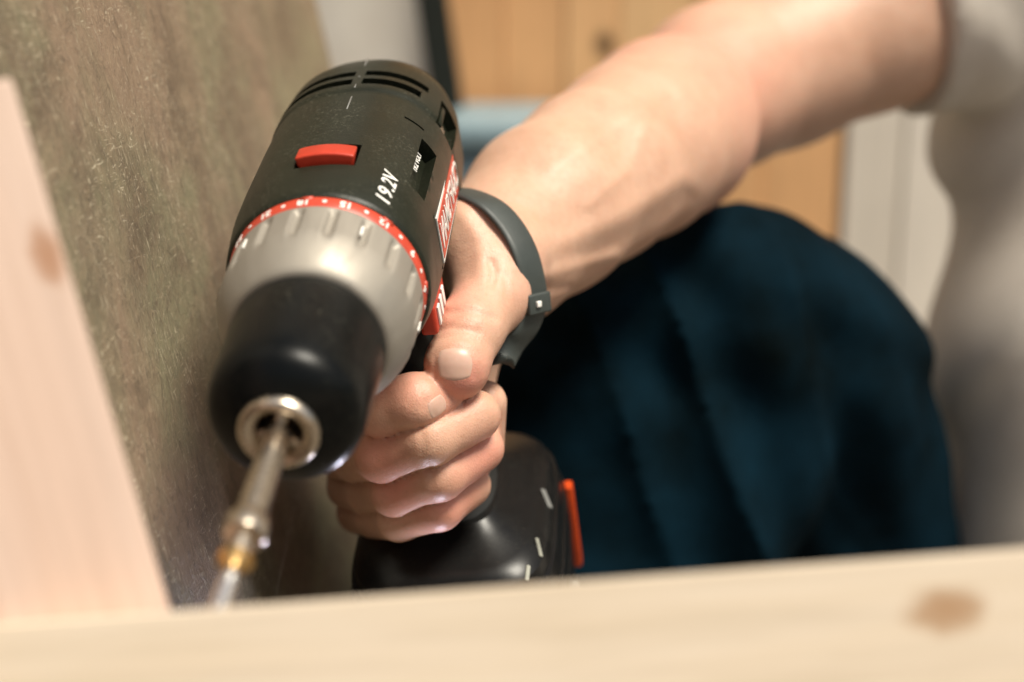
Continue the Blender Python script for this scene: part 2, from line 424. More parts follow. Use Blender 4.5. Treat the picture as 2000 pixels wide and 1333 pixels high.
# slab: x from near (behind the post) to the far edge, y from low to high, thickness away from the drill
nrm = Vector((pm[0][2], pm[1][2], pm[2][2]))
side = -1 if nrm.x > 0 else 1
far = LX; near = -0.20; lo_, hi_ = -0.34, 0.5
pbm = box_bm(far - near, hi_ - lo_, 0.018, 0.0012, 2, ((far + near) / 2, (hi_ + lo_) / 2, side * 0.009))
po = bm_obj('particle_board', pbm, MAT['panel'], smooth=False); po.matrix_world = pm
tag(po, 'mottled brown particle board panel receding on the left behind the drill', 'panel')

# ---------------------------------------------------------------- foreground timber
def slab(name, c0, c1, down, width, thick, mat_fn, label, cat, bev=1.2, ext=(0, 0)):
    """front face edge from c0 to c1 (camera mm), 'down' direction of the face, width, thickness away from the camera"""
    X = (c1 - c0); L = float(np.linalg.norm(X)); X = X / L
    D = down - X * float(down @ X); D = D / np.linalg.norm(D)
    o = c0 - X * ext[0]; L += ext[0] + ext[1]
    Nv = np.cross(X, D); 
    if Nv[2] < 0: Nv = -Nv
    cen = o + X * L / 2 + D * width / 2 + Nv * thick / 2
    Xw = (W(cen + X) - W(cen)).normalized(); Yw = (W(cen - D) - W(cen)).normalized(); Zw = Xw.cross(Yw)
    p = W(cen); mw = Matrix(((Xw.x, Yw.x, Zw.x, p.x), (Xw.y, Yw.y, Zw.y, p.y), (Xw.z, Yw.z, Zw.z, p.z), (0, 0, 0, 1)))
    bm = box_bm(L / 1000, width / 1000, thick / 1000, bev / 1000, 3)
    o_ = bm_obj(name, bm, None, smooth=False); o_.matrix_world = mw
    o_.data.materials.append(mat_fn(mw.inverted())); tag(o_, label, cat); return o_
ROW = (0.74, 0.60, 0.44); ROWD = (0.62, 0.47, 0.33)
def face_pt(mi, px, py, th):
    a = mi @ CAM; b = mi @ PXW(px, py, 1000); z = th / 2000 * (1 if a.z > 0 else -1); t = (z - a.z) / (b.z - a.z)
    return tuple(a + (b - a) * t)
slab('pine_board', CX(-40, 1222, 304), CX(2200, 1056, 300), np.array([0, -1.0, -0.20]), 70, 17,
     lambda mi: wood('pine_face', (0.68, 0.59, 0.50), (0.58, 0.45, 0.30), (0.36, 0.21, 0.11), 'X', [(face_pt(mi, 1850, 1192, 17), (0.0105, 0.0058, 0.03))], 0.8, 2.0, 1.0),
     'pale pine board across the bottom with one brown knot at its right', 'board', ext=(0, 30))
slab('pine_post', CX(22, 150, 322), CX(352, 1255, 322), np.array([-1.0, -0.25, -0.38]), 80, 17,
     lambda mi: wood('pine_post_face', (0.62, 0.49, 0.42), (0.54, 0.37, 0.28), (0.36, 0.19, 0.11), 'X', [(face_pt(mi, 92, 500, 17), (0.009, 0.0042, 0.03))], 0.8, 7.0, 1.0),
     'leaning pinkish pine plank along the left edge with a small knot', 'plank', ext=(0, 40))

# ---------------------------------------------------------------- the drill
PC = CX(640, 563, 450); PT = CX(542, 852, 379)
a_ = (PT - PC); a_ = a_ / np.linalg.norm(a_)
u_ = np.array([-0.125, 0.86, 0.0]); u_[2] = -(a_[0] * u_[0] + a_[1] * u_[1]) / a_[2]; u_ = u_ / np.linalg.norm(u_)
aW = (W(PC + a_) - W(PC)).normalized(); uW = (W(PC + u_) - W(PC)).normalized(); xW = aW.cross(uW)
oW = W(PC)
DM = Matrix(((xW.x, aW.x, uW.x, oW.x), (xW.y, aW.y, uW.y, oW.y), (xW.z, aW.z, uW.z, oW.z), (0, 0, 0, 1)))
# base of the drill (battery foot) as the empty's place is impractical for a held tool: origin at the clutch
drill = empty('cordless_drill', DM); tag(drill, 'black cordless drill with silver clutch collar and red torque ring gripped in a hand', 'drill')
def D(name, bm, mat, parent=None, smooth=True, sharp=0.7): return bm_obj(name, bm, mat, parent or drill, smooth, sharp)

RP = [(-136, 12), (-134, 20), (-130, 27), (-124, 31.3), (-114, 33.8), (-94, 34.9), (-85, 34.8), (-82.5, 34.2), (-60, 34.2), (-30, 33.8), (-12, 33.2), (-4, 32.9), (-1.0, 32.6), (0, 31.8)]
def hr(y, phi):
    r = interp(RP, y)
    s, c = abs(math.sin(phi)), abs(math.cos(phi))
    n = 2.35 if y < -14 else 2.0 + 0.35 * min(1, -y / 14)
    k = (s ** n + c ** n) ** (-1 / n)
    # flat flank on both sides where the badge sits
    v = r * k
    side_ = r * 0.985
    if s * v > side_ and y < -12: v = min(v, side_ / s) 
    return v
ys = sorted(set([-136, -135, -134, -132, -130, -127, -124, -119, -114, -108, -100, -92, -90, -87, -85, -84, -83, -82.5, -1, 0, -2, -4] + list(np.linspace(-80, -6, 24))))
hb = lathe_bm([(y, 1) for y in ys], 120, True, lambda y, r, p: hr(y, p))
housing = D('motor_housing', hb, MAT['black'], sharp=0.9)

def arc_cut(y0, y1, p0, p1, r0, r1, n=18):
    """curved block between axial positions y0..y1 and angles p0..p1 (deg), radii r0..r1"""
    bm = bmesh.new(); prev = None
    for i in range(n + 1):
        p = math.radians(p0 + (p1 - p0) * i / n)
        vs_ = [bm.verts.new((-r * math.sin(p) / 1000, y / 1000, r * math.cos(p) / 1000)) for (y, r) in ((y0, r0), (y1, r0), (y1, r1), (y0, r1))]
        if prev:
            for j in range(4): bm.faces.new((prev[j], prev[(j + 1) % 4], vs_[(j + 1) % 4], vs_[j]))
        else: bm.faces.new(vs_)
        prev = vs_
    bm.faces.new(prev[::-1]); bmesh.ops.recalc_face_normals(bm, faces=bm.faces)
    return bm
SLOTS = [(-103, -97.6, -64, 1), (-103, -97.6, 7, 46), (-94, -88.6, -64, 1), (-94, -88.6, 7, 42),   # vents
         (-35.5, -20, -14, 20)]
CUTS = [arc_cut(y0, y1, p0, p1, 28.0, 45) for (y0, y1, p0, p1) in SLOTS]
CUTS += [arc_cut(-103, -82, 56, 76, 31.0, 45, 6), arc_cut(-68.0, -66.6, 37, 50, 33.0, 45, 6), arc_cut(-60, -24, 50, 63, 30.5, 45, 8)]
cm = bpy.data.meshes.new('cut'); cb = bmesh.new()
for c in CUTS:
    t = bpy.data.meshes.new('t'); c.to_mesh(t); c.free(); cb.from_mesh(t); bpy.data.meshes.remove(t)
cb.to_mesh(cm); cb.free()
co = bpy.data.objects.new('cutter', cm); COL.objects.link(co); co.parent = drill
bpy.context.view_layer.update()
md = housing.modifiers.new('b', 'BOOLEAN'); md.object = co; md.operation = 'DIFFERENCE'; md.solver = 'EXACT'
dg = bpy.context.evaluated_depsgraph_get(); nm = bpy.data.meshes.new_from_object(housing.evaluated_get(dg)); nm.name = 'motor_housing'
housing.modifiers.clear(); housing.data = nm; bpy.data.objects.remove(co)
bm = bmesh.new(); bm.from_mesh(nm)
for e in bm.edges:
    e.smooth = not (len(e.link_faces) == 2 and e.calc_face_angle(0) > 0.6)
bm.to_mesh(nm); bm.free(); nm.polygons.foreach_set('use_smooth', [True] * len(nm.polygons))

def wrap(bm, y_c, p_c, lift=0.25, rot=0.0, flip=False, surf=None):
    """take a flat bmesh in mm (x right, y up, z out) and lay it on the housing round (y_c, p_c deg).
       local x of the flat art runs along +angle, y along the axis after rot"""
    cr, sr = math.cos(rot), math.sin(rot)
    for v in bm.verts:
        X = v.co.x * cr - v.co.y * sr; Y = v.co.x * sr + v.co.y * cr
        y = y_c - Y; R0 = (surf or hr)(y_c, math.radians(p_c))
        p = math.radians(p_c) + X / R0
        R_ = (surf or hr)(y, p) + lift + v.co.z
        v.co = Vector((-R_ * math.sin(p), y, R_ * math.cos(p))) / 1000
    return bm
def text_bm(s, size, shear=0.0, offset=0.0, ext=0.15, spacing=1.0):
    cu = bpy.data.curves.new('t', 'FONT'); cu.body = s; cu.size = size; cu.shear = shear; cu.offset = offset; cu.extrude = ext
    cu.align_x = 'CENTER'; cu.align_y = 'CENTER'; cu.space_character = spacing; cu.resolution_u = 3
    o = bpy.data.objects.new('t', cu); COL.objects.link(o)
    me = bpy.data.meshes.new_from_object(o.evaluated_get(bpy.context.evaluated_depsgraph_get()))
    bm = bmesh.new(); bm.from_mesh(me); bpy.data.objects.remove(o); bpy.data.curves.remove(cu); bpy.data.meshes.remove(me)
    bmesh.ops.triangulate(bm, faces=bm.faces)
    return bm
bpy.context.view_layer.update()
# 19.2V print: reads from the clutch towards the rear
D('voltage_print', wrap(text_bm('19.2V', 7.4, 0.2, 0.11, spacing=1.08), -13.0, 40.0, 0.0, math.radians(90)), MAT['white'])
# moulding seam along the top
for y0, y1 in ((-118, -105), (-97, -96.2), (-88.5, -85), (-78, -66)):
    D('seam_line', arc_cut(y0, y1, 3.6, 4.4, interp(RP, (y0 + y1) / 2) - 1.2, interp(RP, (y0 + y1) / 2) + 0.12, 1), MAT['grey'])
# red slide switch, standing in its recess
sb = arc_cut(-30.5, -22.5, -12.5, 18.5, 28.2, 36.4, 16)
bmesh.ops.bevel(sb, geom=[e for e in sb.edges if e.calc_face_angle(0) > 0.7], offset=0.0008, segments=3, affect='EDGES', profile=0.6)
D('speed_switch', sb, MAT['red'], sharp=1.2)
# screw in the side window
scr = lathe_bm([(0, 2.6), (1.2, 2.6), (1.6, 2.2)], 20)
p = math.radians(66); so = D('housing_screw', scr, MAT['steel'])
so.matrix_local = Matrix.Translation(Vector((-30.8 * math.sin(p), -93, 30.8 * math.cos(p))) / 1000) @ Matrix.Rotation(p, 4, 'Y').inverted() @ Matrix.Rotation(math.radians(90), 4, 'X')
D('window_rib', wrap(box_bm(2.2, 16, 4, 0.5, 2), -92.5, 60, -2.5), MAT['black'])
D('slot_print', wrap(text_bm('19.2 VOLT', 3.2, 0.0, 0.08), -48, 53.5, -2.6, math.radians(90)), MAT['white'])

# red badge on the flat flank (viewer's right = local -X)
def flank(name, pts, x, th, mat, lift=0.0, parent=None):
    bm = bmesh.new()
    vs0 = [bm.verts.new((-(x) / 1000, y / 1000, z / 1000)) for y, z in pts]
    f = bm.faces.new(vs0); r = bmesh.ops.extrude_face_region(bm, geom=[f])
    for v in r['geom']:
        if isinstance(v, bmesh.types.BMVert): v.co.x -= th / 1000
    return D(name, bm, mat, parent, smooth=False)
badge_pts = [(-90, 8), (-88, -9), (-28, -9), (-27, 8)]
XB = 32.6; SGN = -1
badge_frame = flank('badge', [(y * 1.0 + (1.5 if y > -50 else -1.5), z + (1.4 if z > 0 else -1.4)) for y, z in badge_pts], XB - 2.5, 3.0, MAT['black'])
badge_rim = flank('badge_border', [(y, z) for y, z in badge_pts], XB + 0.5, 0.5, MAT['white'], parent=badge_frame)
badge_face = flank('badge_face', [((y + 58) * 0.972 - 58, z * 0.84 - 0.1) for y, z in badge_pts], XB + 1.0, 0.25, MAT['redlabel'], parent=badge_frame)
tb = text_bm('CRAFTSMAN', 13, 0.15, 0.05, 0.12, 0.92)
for v in tb.verts:
    X, Y, Z = v.co.x * 0.80, v.co.y * 1.05, v.co.z
    v.co = Vector((-(XB + 1.40 + Z), -58 - X * SGN, Y - 0.7)) / 1000
D('badge_lettering', tb, MAT['white'], badge_frame)
# torque ring, clutch collar
D('torque_ring', lathe_bm([(-0.5, 31.4), (0.0, 31.6), (4.6, 30.9), (5.0, 30.5)], 120), MAT['redlabel'])
ring_s = lambda y, p: 31.6 - 0.7 * (y / 4.6)
nums = ['24', '21', '18', '15', '12', '9', '6', '3', '1']
for i, s in enumerate(nums):
    pc = -50 + i * 24.0
    tbm = text_bm(s, 4.0, 0, 0.16, 0.08)
    D('torque_number', wrap(tbm, 2.35, pc, 0.05, math.radians(180), surf=ring_s), MAT['white'])
    dm = bmesh.new(); bmesh.ops.create_circle(dm, cap_ends=True, segments=14, radius=0.75)
    r = bmesh.ops.extrude_face_region(dm, geom=dm.faces[:]); [setattr(v.co, 'z', 0.12) for v in r['geom'] if isinstance(v, bmesh.types.BMVert)]
    D('torque_dot', wrap(dm, 2.35, pc + 12, 0.05, surf=ring_s), MAT['white'])
# pointer teeth of the ring on the collar
for pc in (0, 47, 94):
    tm = bmesh.new(); vv_ = [tm.verts.new(c) for c in ((-2.2, 1.6, -1), (2.2, 1.6, -1), (0, 6.6, -1))]; f = tm.faces.new(vv_)
    r = bmesh.ops.extrude_face_region(tm, geom=[f]); [setattr(v.co, 'z', 0.75) for v in r['geom'] if isinstance(v, bmesh.types.BMVert)]
    D('ring_pointer', wrap(tm, 3.0, pc, 0.1, surf=lambda y, p: 31.1 - 0.3 * max(0, (y - 4)) / 4), MAT['redlabel'])
def ribs(y, r, p):
    ph = (p / (2 * math.pi) * 18 + 0.15) % 1.0
    g = smoothstep(0.07, 0.17, ph) * (1 - smoothstep(0.80, 0.93, ph))
    d = smoothstep(5.5, 7.5, y) * (1 - smoothstep(18, 23, y))
    return r - 1.7 * (1 - g) * d - 0.25 * d * math.cos(2 * math.pi * (ph - .5)) * 0
prof = [(4.6, 28), (4.7, 30.6)] + [(y, 30.9 - 0.03 * (y - 5)) for y in np.linspace(5.2, 20, 16)] + [(22, 30.1), (24, 29.6), (27, 28.6), (30, 27.3), (33, 25.7), (34.6, 24.4), (35.0, 23.6), (35.1, 20)]
D('clutch_collar', lathe_bm(prof, 300, True, ribs), MAT['silver'], sharp=None)
# small raised ticks cast into the collar
for i in range(15):
    pc = (i + 0.35) * 24 
    tk = box_bm(0.9, 5.5, 0.9, 0.3, 2)
    if i % 3 == 1: D('collar_tick', wrap(tk, 14, pc + 2.5, 0.1, surf=lambda y, p: 30.6), MAT['white'])
# chuck
cp = [(33, 20), (34.8, 22.6), (36.2, 23.1), (38, 23.2), (50, 22.9), (60, 22.7), (67, 22.4), (71, 21.9), (74, 20.8), (76.3, 18.9), (78.2, 16.0), (79.6, 12.8), (80.2, 11.2), (79, 10)]
D('chuck_sleeve', lathe_bm(cp, 128, False), MAT['chuck'])
D('chuck_nose', lathe_bm([(76, 11.3), (80.4, 11.3), (82.2, 11.0), (83, 10.3), (83.2, 9.2), (82.6, 7.6), (81.0, 6.3), (76, 6.0), (70, 6.0)], 96, False), MAT['steel'])
D('chuck_bore', lathe_bm([(72, 0.5), (72, 7.0), (79.5, 7.0), (80, 6.4)], 48, False), MAT['hole'])
for i in range(3):
    pj = math.radians(20 + 120 * i)
    jb = box_bm(3.4 / 1000, 9 / 1000, 3.6 / 1000, 0.0005, 2, (0, 0.0765, 0.0050))
    jo = D('chuck_jaw', jb, MAT['steel']); jo.rotation_euler = (0, -pj, 0)

# neck, trigger, handle, battery
def loft(secs, n=48, expo=2.6):
    """secs: (centre y, centre z, half x, half y)  stacked along -Z (handle axis); superellipse sections in the XY plane"""
    bm = bmesh.new(); rings = []
    for sec in secs:
        cy, cz, hx, hy = sec[:4]; cx = sec[4] if len(sec) > 4 else 0
        ring = []
        for k in range(n):
            t = 2 * math.pi * k / n; c, s = math.cos(t), math.sin(t)
            ring.append(bm.verts.new(((cx + hx * math.copysign(abs(c) ** (2 / expo), c)) / 1000, (cy + hy * math.copysign(abs(s) ** (2 / expo), s)) / 1000, cz / 1000)))
        rings.append(ring)
    for a, b in zip(rings[:-1], rings[1:]):
        for k in range(n): bm.faces.new((a[k], a[(k + 1) % n], b[(k + 1) % n], b[k]))
    for ring in (rings[0], rings[-1]): bm.faces.new(ring)
    return bm
D('neck', loft([(-42, -18, 20, 32), (-42, -30, 19, 30), (-44, -36, 17.5, 26)]), MAT['black'])
D('handle', loft([(-45, -26, 16, 23), (-47, -45, 16, 21, -4), (-49, -70, 15.5, 19.5, -9), (-51, -95, 15.5, 20, -14), (-52, -116, 18, 24, -17), (-52, -126, 24, 32, -18)]), MAT['handle'])
D('trigger', loft([(-17, -34, 5.5, 7), (-15, -44, 6, 7.5), (-17, -56, 6, 7.5), (-22, -62, 5, 6)], 32), MAT['red'])
D('battery_foot', loft([(-52, -117, 18, 26, -18), (-52, -121, 22, 32, -18), (-52, -124, 30, 43, -18), (-52, -126, 34.5, 47.5, -18), (-52, -129, 37, 50, -18), (-52, -134, 38, 51, -18), (-52, -134.4, 39.4, 52.4, -18), (-52, -142, 40.6, 54, -18), (-52, -143, 40.2, 53.6, -18)], 96, 4.2), MAT['battery'], sharp=0.5)
bat = D('battery_pack', loft([(-52, -144, 39.5, 52, -18), (-52, -144.6, 41.5, 55, -18), (-52, -152, 42, 56, -18), (-52, -152.5, 40.8, 54.8, -18), (-52, -155, 40.8, 54.8, -18), (-52, -155.5, 42, 56, -18), (-52, -188, 41, 55, -18), (-52, -191, 38, 52, -18)], 96, 4.2), MAT['battery'], sharp=0.5)
# orange strip down the right flank, grey latch and print
D('side_strip', box_bm(0.004, 0.006, 0.042, 0.0012, 2, (-0.0595, -0.085, -0.166)), MAT['orange'], bat)
D('latch_button', box_bm(0.004, 0.016, 0.012, 0.001, 2, (-0.0600, -0.045, -0.176)), MAT['grey'], bat)
def decal_at(name, px, py, sx, sy, rot, mat, parent):
    """thin moulded or printed mark lying on whatever part of the drill is met there"""
    bpy.context.view_layer.update()
    dr = (PXW(px, py, 1000) - CAM).normalized()
    ok, loc, nr, _, ob_, _m = scene.ray_cast(bpy.context.view_layer.depsgraph, CAM + dr * 0.34, dr)
    if not ok: return
    inv = DM.inverted(); l = inv @ loc; n3 = (inv.to_3x3() @ nr).normalized(); upw = inv.to_3x3() @ UV
    Y = (upw - n3 * upw.dot(n3)).normalized(); X = Y.cross(n3)
    c, s_ = math.cos(rot), math.sin(rot); X, Y = X * c + Y * s_, Y * c - X * s_
    px_ = 0; bm = box_bm(sx, sy, 0.0007, 0.0002, 1)
    for v in bm.verts: v.co = l + X * v.co.x + Y * v.co.y + n3 * (v.co.z + 0.0002)
    D(name, bm, mat, parent, smooth=False)
decal_at('battery_print', 1052, 1070, 0.0016, 0.0080, -0.35, MAT['printgrey'], bat)
decal_at('battery_print', 1030, 1120, 0.0016, 0.0060, -0.35, MAT['printgrey'], bat)
decal_at('battery_latch', 1067, 975, 0.0024, 0.0090, -0.35, MAT['grey'], bat)
m_, nt_, b_ = new_mat('led_glow'); b_.inputs['Base Color'].default_value = (0.9, 0.88, 1, 1)
b_.inputs['Emission Color'].default_value = (0.80, 0.78, 1.0, 1); b_.inputs['Emission Strength'].default_value = 420
led = lathe_bm([(0, 3.4), (0.8, 3.4), (1.6, 2.6), (1.9, 1.2)], 24)
lo = D('work_light', led, m_, bat); lo.location = (-0.018, 0.0025, -0.146)
lo.rotation_euler = (math.radians(42), 0, 0)
# red direction slider with white arrows, beside the thumb
sl = D('direction_slider', box_bm(0.006, 0.026, 0.011, 0.0016, 3, (-0.0262, -0.032, -0.026)), MAT['red'])
for i in range(3):
    D('slider_mark', box_bm(0.0008, 0.0034, 0.007, 0.0002, 1, (-0.0296, -0.024 - 0.0065 * i, -0.026)), MAT['white'], sl)

# ---------------------------------------------------------------- bit holder and screw held in the chuck
def thing_on_axis(name, label, cat, y):
    t = empty(name, DM @ Matrix.Translation((0, y / 1000, 0))); tag(t, label, cat); return t
bh = thing_on_axis('bit_holder', 'steel hex bit holder clamped in the chuck of the drill', 'bit holder', 76)
def hexr(n_): return lambda y, r, p: r * (0.93 + 0.07 * abs(math.cos(3 * p)) ** 0.6)
bm_obj('shaft', lathe_bm([(-4, 3.75), (38, 3.75), (44, 3.6)], 36, True), MAT['steel'], bh, True, 0.7)
bm_obj('collar', lathe_bm([(42, 3.6), (42.8, 4.9), (44, 5.4), (48.6, 5.4), (50, 4.9), (50.3, 3.0)], 48), MAT['steel'], bh, True, 0.7)
bm_obj('driver_bit', lathe_bm([(49, 2.6), (55, 2.6), (56.5, 1.9), (60, 1.4), (61.2, 0.8)], 36, True, hexr(6)), MAT['steel'], bh, True, 0.7)
sw = thing_on_axis('wood_screw', 'yellow zinc wood screw on the bit tip behind the pine board', 'screw', 134)
bm_obj('head', lathe_bm([(-0.6, 1.0), (0.2, 1.3), (-0.2, 4.3), (0.5, 4.5), (3.4, 2.3), (4.2, 1.9)], 36), MAT['brass'], sw, True, 0.7)
thr = bmesh.new()
n = 24; turns = 16; prev = None; L0, L1 = 3.6, 34.0
for i in range(turns * n + 1):
    t = i / (turns * n); y = L0 + (L1 - L0) * t; p = 2 * math.pi * i / n; r = 1.55 * (1 - 0.75 * smoothstep(0.8, 1, t))
    pitch = (L1 - L0) / turns
    vs_ = [thr.verts.new((-rr * math.sin(p) / 1000, yy / 1000, rr * math.cos(p) / 1000)) for rr, yy in ((r, y - pitch * .5), (r + 0.75 * min(1, 6 * t) * (1 - smoothstep(.85, 1, t)), y), (r, y + pitch * .5))]
    if prev:
        for j in range(2): thr.faces.new((prev[j], prev[j + 1], vs_[j + 1], vs_[j]))
    prev = vs_
MAT['tip'] = metal('zinc_highlight', (0.92, 0.88, 0.82), 0.22, (1, 1, 1), 500, 0.1)  # paler than the head: the screw's white highlight put into the thread colour
bm_obj('thread', thr, MAT['tip'], sw, True, 0.7)

# ---------------------------------------------------------------- the person: hand and arm, shirt, trousers
def J(px, py, d, r): return (CX(px, py, d), r)
FING = {
 'index':  [J(668, 830, 562, 10), J(700, 822, 528, 10.0), J(752, 797, 490, 9.9), J(812, 786, 484, 9.4), J(862, 776, 490, 7.6)],
 'middle': [J(672, 890, 568, 10), J(704, 892, 532, 9.6), J(748, 888, 498, 9.2), J(838, 858, 487, 9.0), J(928, 812, 497, 8.6)],
 'ring':   [J(686, 950, 574, 9.5), J(726, 960, 540, 9.0), J(775, 960, 508, 8.6), J(858, 928, 496, 8.5), J(938, 876, 508, 8.2)],
 'pinky':  [J(700, 1000, 578, 8.5), J(738, 1010, 545, 8.0), J(780, 1012, 516, 7.8), J(858, 992, 506, 7.6), J(916, 948, 516, 7.6)],
}
THUMB = [J(985, 500, 538, 17), J(962, 575, 516, 13.8), J(917, 645, 497, 11.6), J(893, 712, 488, 10.6), J(893, 722, 488, 10.2)]
PALM = [  # from wrist round behind the handle to the finger roots
 [J(925, 545, 560, 25), J(895, 640, 572, 18), J(850, 760, 572, 16)],
 [J(850, 760, 580, 16), J(720, 830, 585, 13), J(680, 880, 578, 11)],
 [J(850, 760, 572, 16), J(710, 960, 588, 11)],
 [J(905, 640, 570, 18), J(905, 780, 548, 11), J(905, 900, 545, 11)],
 [J(947, 786, 512, 8.0), J(940, 870, 522, 8.5)],
 [J(925, 462, 528, 15), J(955, 520, 524, 17)],
 [J(912, 470, 528, 15), J(870, 480, 545, 12)],
]
FORE = [J(930, 535, 556, 27), J(985, 490, 566, 28), J(1068, 412, 590, 34), J(1160, 346, 620, 36), J(1240, 294, 655, 39.5), J(1300, 252, 690, 42), J(1318, 232, 708, 41)]
UPPER = [J(1345, 215, 745, 38), J(1400, 175, 775, 44), J(1520, 120, 800, 48), J(1700, 50, 812, 48), J(1900, -10, 830, 50), J(2050, -60, 840, 52)]
def arm_sdf(P):
    d = chain_sdf(P, FORE, 10)
    d = smin(d, chain_sdf(P, UPPER, 10), 4)
    for c in PALM: d = smin(d, chain_sdf(P, c, 5), 7)
    th = chain_sdf(P, THUMB, 4)
    d = smin(d, th, 6)
    fs = None
    for nme in ('pinky', 'ring', 'middle', 'index'):
        e = chain_sdf(P, FING[nme], 2.5) - 0.5
        if fs is None: fs = e
        else:
            g = np.exp(-((fs - e) / 0.9) ** 2)
            fs = np.minimum(fs, e) + 0.75 * g       # skin pressed together: a narrow dark line between fingers
    rear = P[:, 2]
    kk = np.clip((rear - 500) / 40, 0, 1) * 5 + 0.7
    h = np.clip(0.5 + 0.5 * (fs - d) / kk, 0, 1)
    d = fs + (d - fs) * h - kk * h * (1 - h)
    # skin folds, tendons and veins: polylines running over the skin
    U = 1000 + P[:, 0] / P[:, 2] * FPX; V = 666.5 - P[:, 1] / P[:, 2] * FPX; mm = P[:, 2] / FPX
    for pl, wd, am, dmax in LINES:
        dd = None
        for (x0, y0), (x1, y1) in zip(pl[:-1], pl[1:]):
            ex, ey = x1 - x0, y1 - y0
            t = np.clip(((U - x0) * ex + (V - y0) * ey) / (ex * ex + ey * ey), 0, 1)
            q = np.hypot(U - x0 - t * ex, V - y0 - t * ey)
            dd = q if dd is None else np.minimum(dd, q)
        d = d + am * np.exp(-(dd * mm / wd) ** 2) * (P[:, 2] < dmax)
    return d
LINES = [
 ([(850, 742), (849, 694), (866, 681), (888, 678), (910, 681), (927, 694), (926, 740)], 0.55, 0.45, 505),
 ([(850, 812), (838, 800), (836, 784), (848, 776)], 0.5, 0.3, 505),
 ([(958, 512), (966, 530), (960, 556)], 1.3, 1.0, 540), ([(985, 540), (992, 575)], 1.2, 0.5, 540),
 ([(842, 652), (880, 640), (935, 650)], 1.0, 0.7, 505), ([(846, 664), (885, 655), (930, 664)], 0.9, 0.5, 505), ([(872, 612), (915, 606), (965, 622)], 1.3, 0.7, 520),
 ([(826, 752), (832, 775), (826, 800)], 0.9, 0.55, 500), ([(818, 834), (828, 860), (824, 885)], 1.0, 0.5, 505), ([(836, 905), (846, 930), (842, 950)], 1.0, 0.5, 515),
 ([(1060, 545), (1120, 520), (1200, 500)], 2.5, -0.7, 640), ([(1050, 570), (1110, 560)], 1.6, 0.45, 620),
 ([(1110, 470), (1220, 420), (1330, 350)], 4.5, -1.1, 720), ([(1140, 505), (1240, 455), (1340, 385)], 4.5, 0.7, 720),
 ([(1080, 330), (1180, 260), (1290, 190)], 3.0, -0.5, 690), ([(1150, 400), (1230, 330), (1260, 250)], 2.4, -0.5, 690),
 ([(905, 420), (935, 470), (940, 530)], 3.0, -0.8, 540), ([(960, 440), (985, 480)], 2.0, 0.5, 540),
]
P_, F_ = surface_net(arm_sdf, (-130, -150, 460), (330, 250, 905), 1.0)
# flush: redder over knuckles, fingertips and creases
fl = np.zeros(len(P_))
for c, rad, s in ((CX(800, 760, 480), 12, .6), (CX(745, 890, 488), 13, .8), (CX(765, 962, 496), 12, .8), (CX(940, 905, 500), 16, .8), (CX(905, 745, 480), 11, 1.0),
                  (CX(880, 600, 495), 14, .6), (CX(870, 780, 482), 9, .7), (CX(1000, 560, 520), 16, .5), (CX(1380, 120, 700), 60, .6), (CX(1420, 330, 700), 40, .5), (CX(890, 1000, 500), 18, .7)):
    fl = np.maximum(fl, s * np.exp(-((P_ - c) ** 2).sum(1) / (rad ** 2)))
base = PXW(935, 540, 556)
person = empty('person', loc=base)
tag(person, 'person in beige shirt and dark trousers, knee bent, gripping the drill with one bare hand', 'person')
arm = net_obj('body', P_, F_, MAT['skin'], person, base, {'flush': fl})

def nail(name, c, nrm_, dir_, w, l, parent, lift=0.14):
    """nail plate laid on the fingertip: c camera-space centre, nrm_ outward, dir_ towards the fingertip"""
    n_ = nrm_ / np.linalg.norm(nrm_); d_ = dir_ - n_ * float(dir_ @ n_); d_ = d_ / np.linalg.norm(d_); s_ = np.cross(n_, d_)
    bm = bmesh.new(); NX, NY = 20, 20; g = {}
    toW = lambda v: (RV * float(v[0]) + UV * float(v[1]) + FV * float(v[2]))
    nw = toW(n_)
    for i in range(NX + 1):
        for j in range(NY + 1):
            u = -1 + 2 * i / NX; v = -1 + 2 * j / NY
            uu = u * math.sqrt(max(0, 1 - 0.40 * v * v)); vv_ = v * math.sqrt(max(0, 1 - 0.40 * u * u))
            q = c + s_ * (uu * w / 2) + d_ * (vv_ * l / 2)
            st = W(q + n_ * 6) - base
            ok, loc, nr, _ = arm.ray_cast(st, -nw)
            if not ok or (loc - st).length > 0.012: loc = st - nw * 0.0085
            e = max(abs(u), abs(v)); z = lift * (1 - smoothstep(0.80, 1.0, e)) - 0.25 * smoothstep(0.85, 1.0, e)
            if v > 0.55: z += 0.25 * (v - 0.55)
            g[i, j] = bm.verts.new(loc + nw * (z / 1000))
    for i in range(NX):
        for j in range(NY): bm.faces.new((g[i, j], g[i + 1, j], g[i + 1, j + 1], g[i, j + 1]))
    return bm_obj(name, bm, MAT['nail'], parent)
def hitpt(px, py):
    o = CAM; dr = (PXW(px, py, 1000) - CAM).normalized()
    ok, loc, nr, _ = arm.ray_cast(arm.matrix_world.inverted() @ o, dr)
    return (np.array([(loc + base - CAM).dot(RV), (loc + base - CAM).dot(UV), (loc + base - CAM).dot(FV)]) * 1000, np.array([nr.dot(RV), nr.dot(UV), nr.dot(FV)])) if ok else (None, None)
bpy.context.view_layer.update()
c, n_ = hitpt(888, 713)
if c is not None: nail('fingernail', c, n_ * 0.6 + np.array([0, -0.15, -0.4]), np.array([0.02, -1, 0.1]), 13.0, 11.5, person)
c, n_ = hitpt(856, 795)
if c is not None: nail('fingernail', c, n_, np.array([1, 0.35, 0.1]), 7.5, 8.5, person)

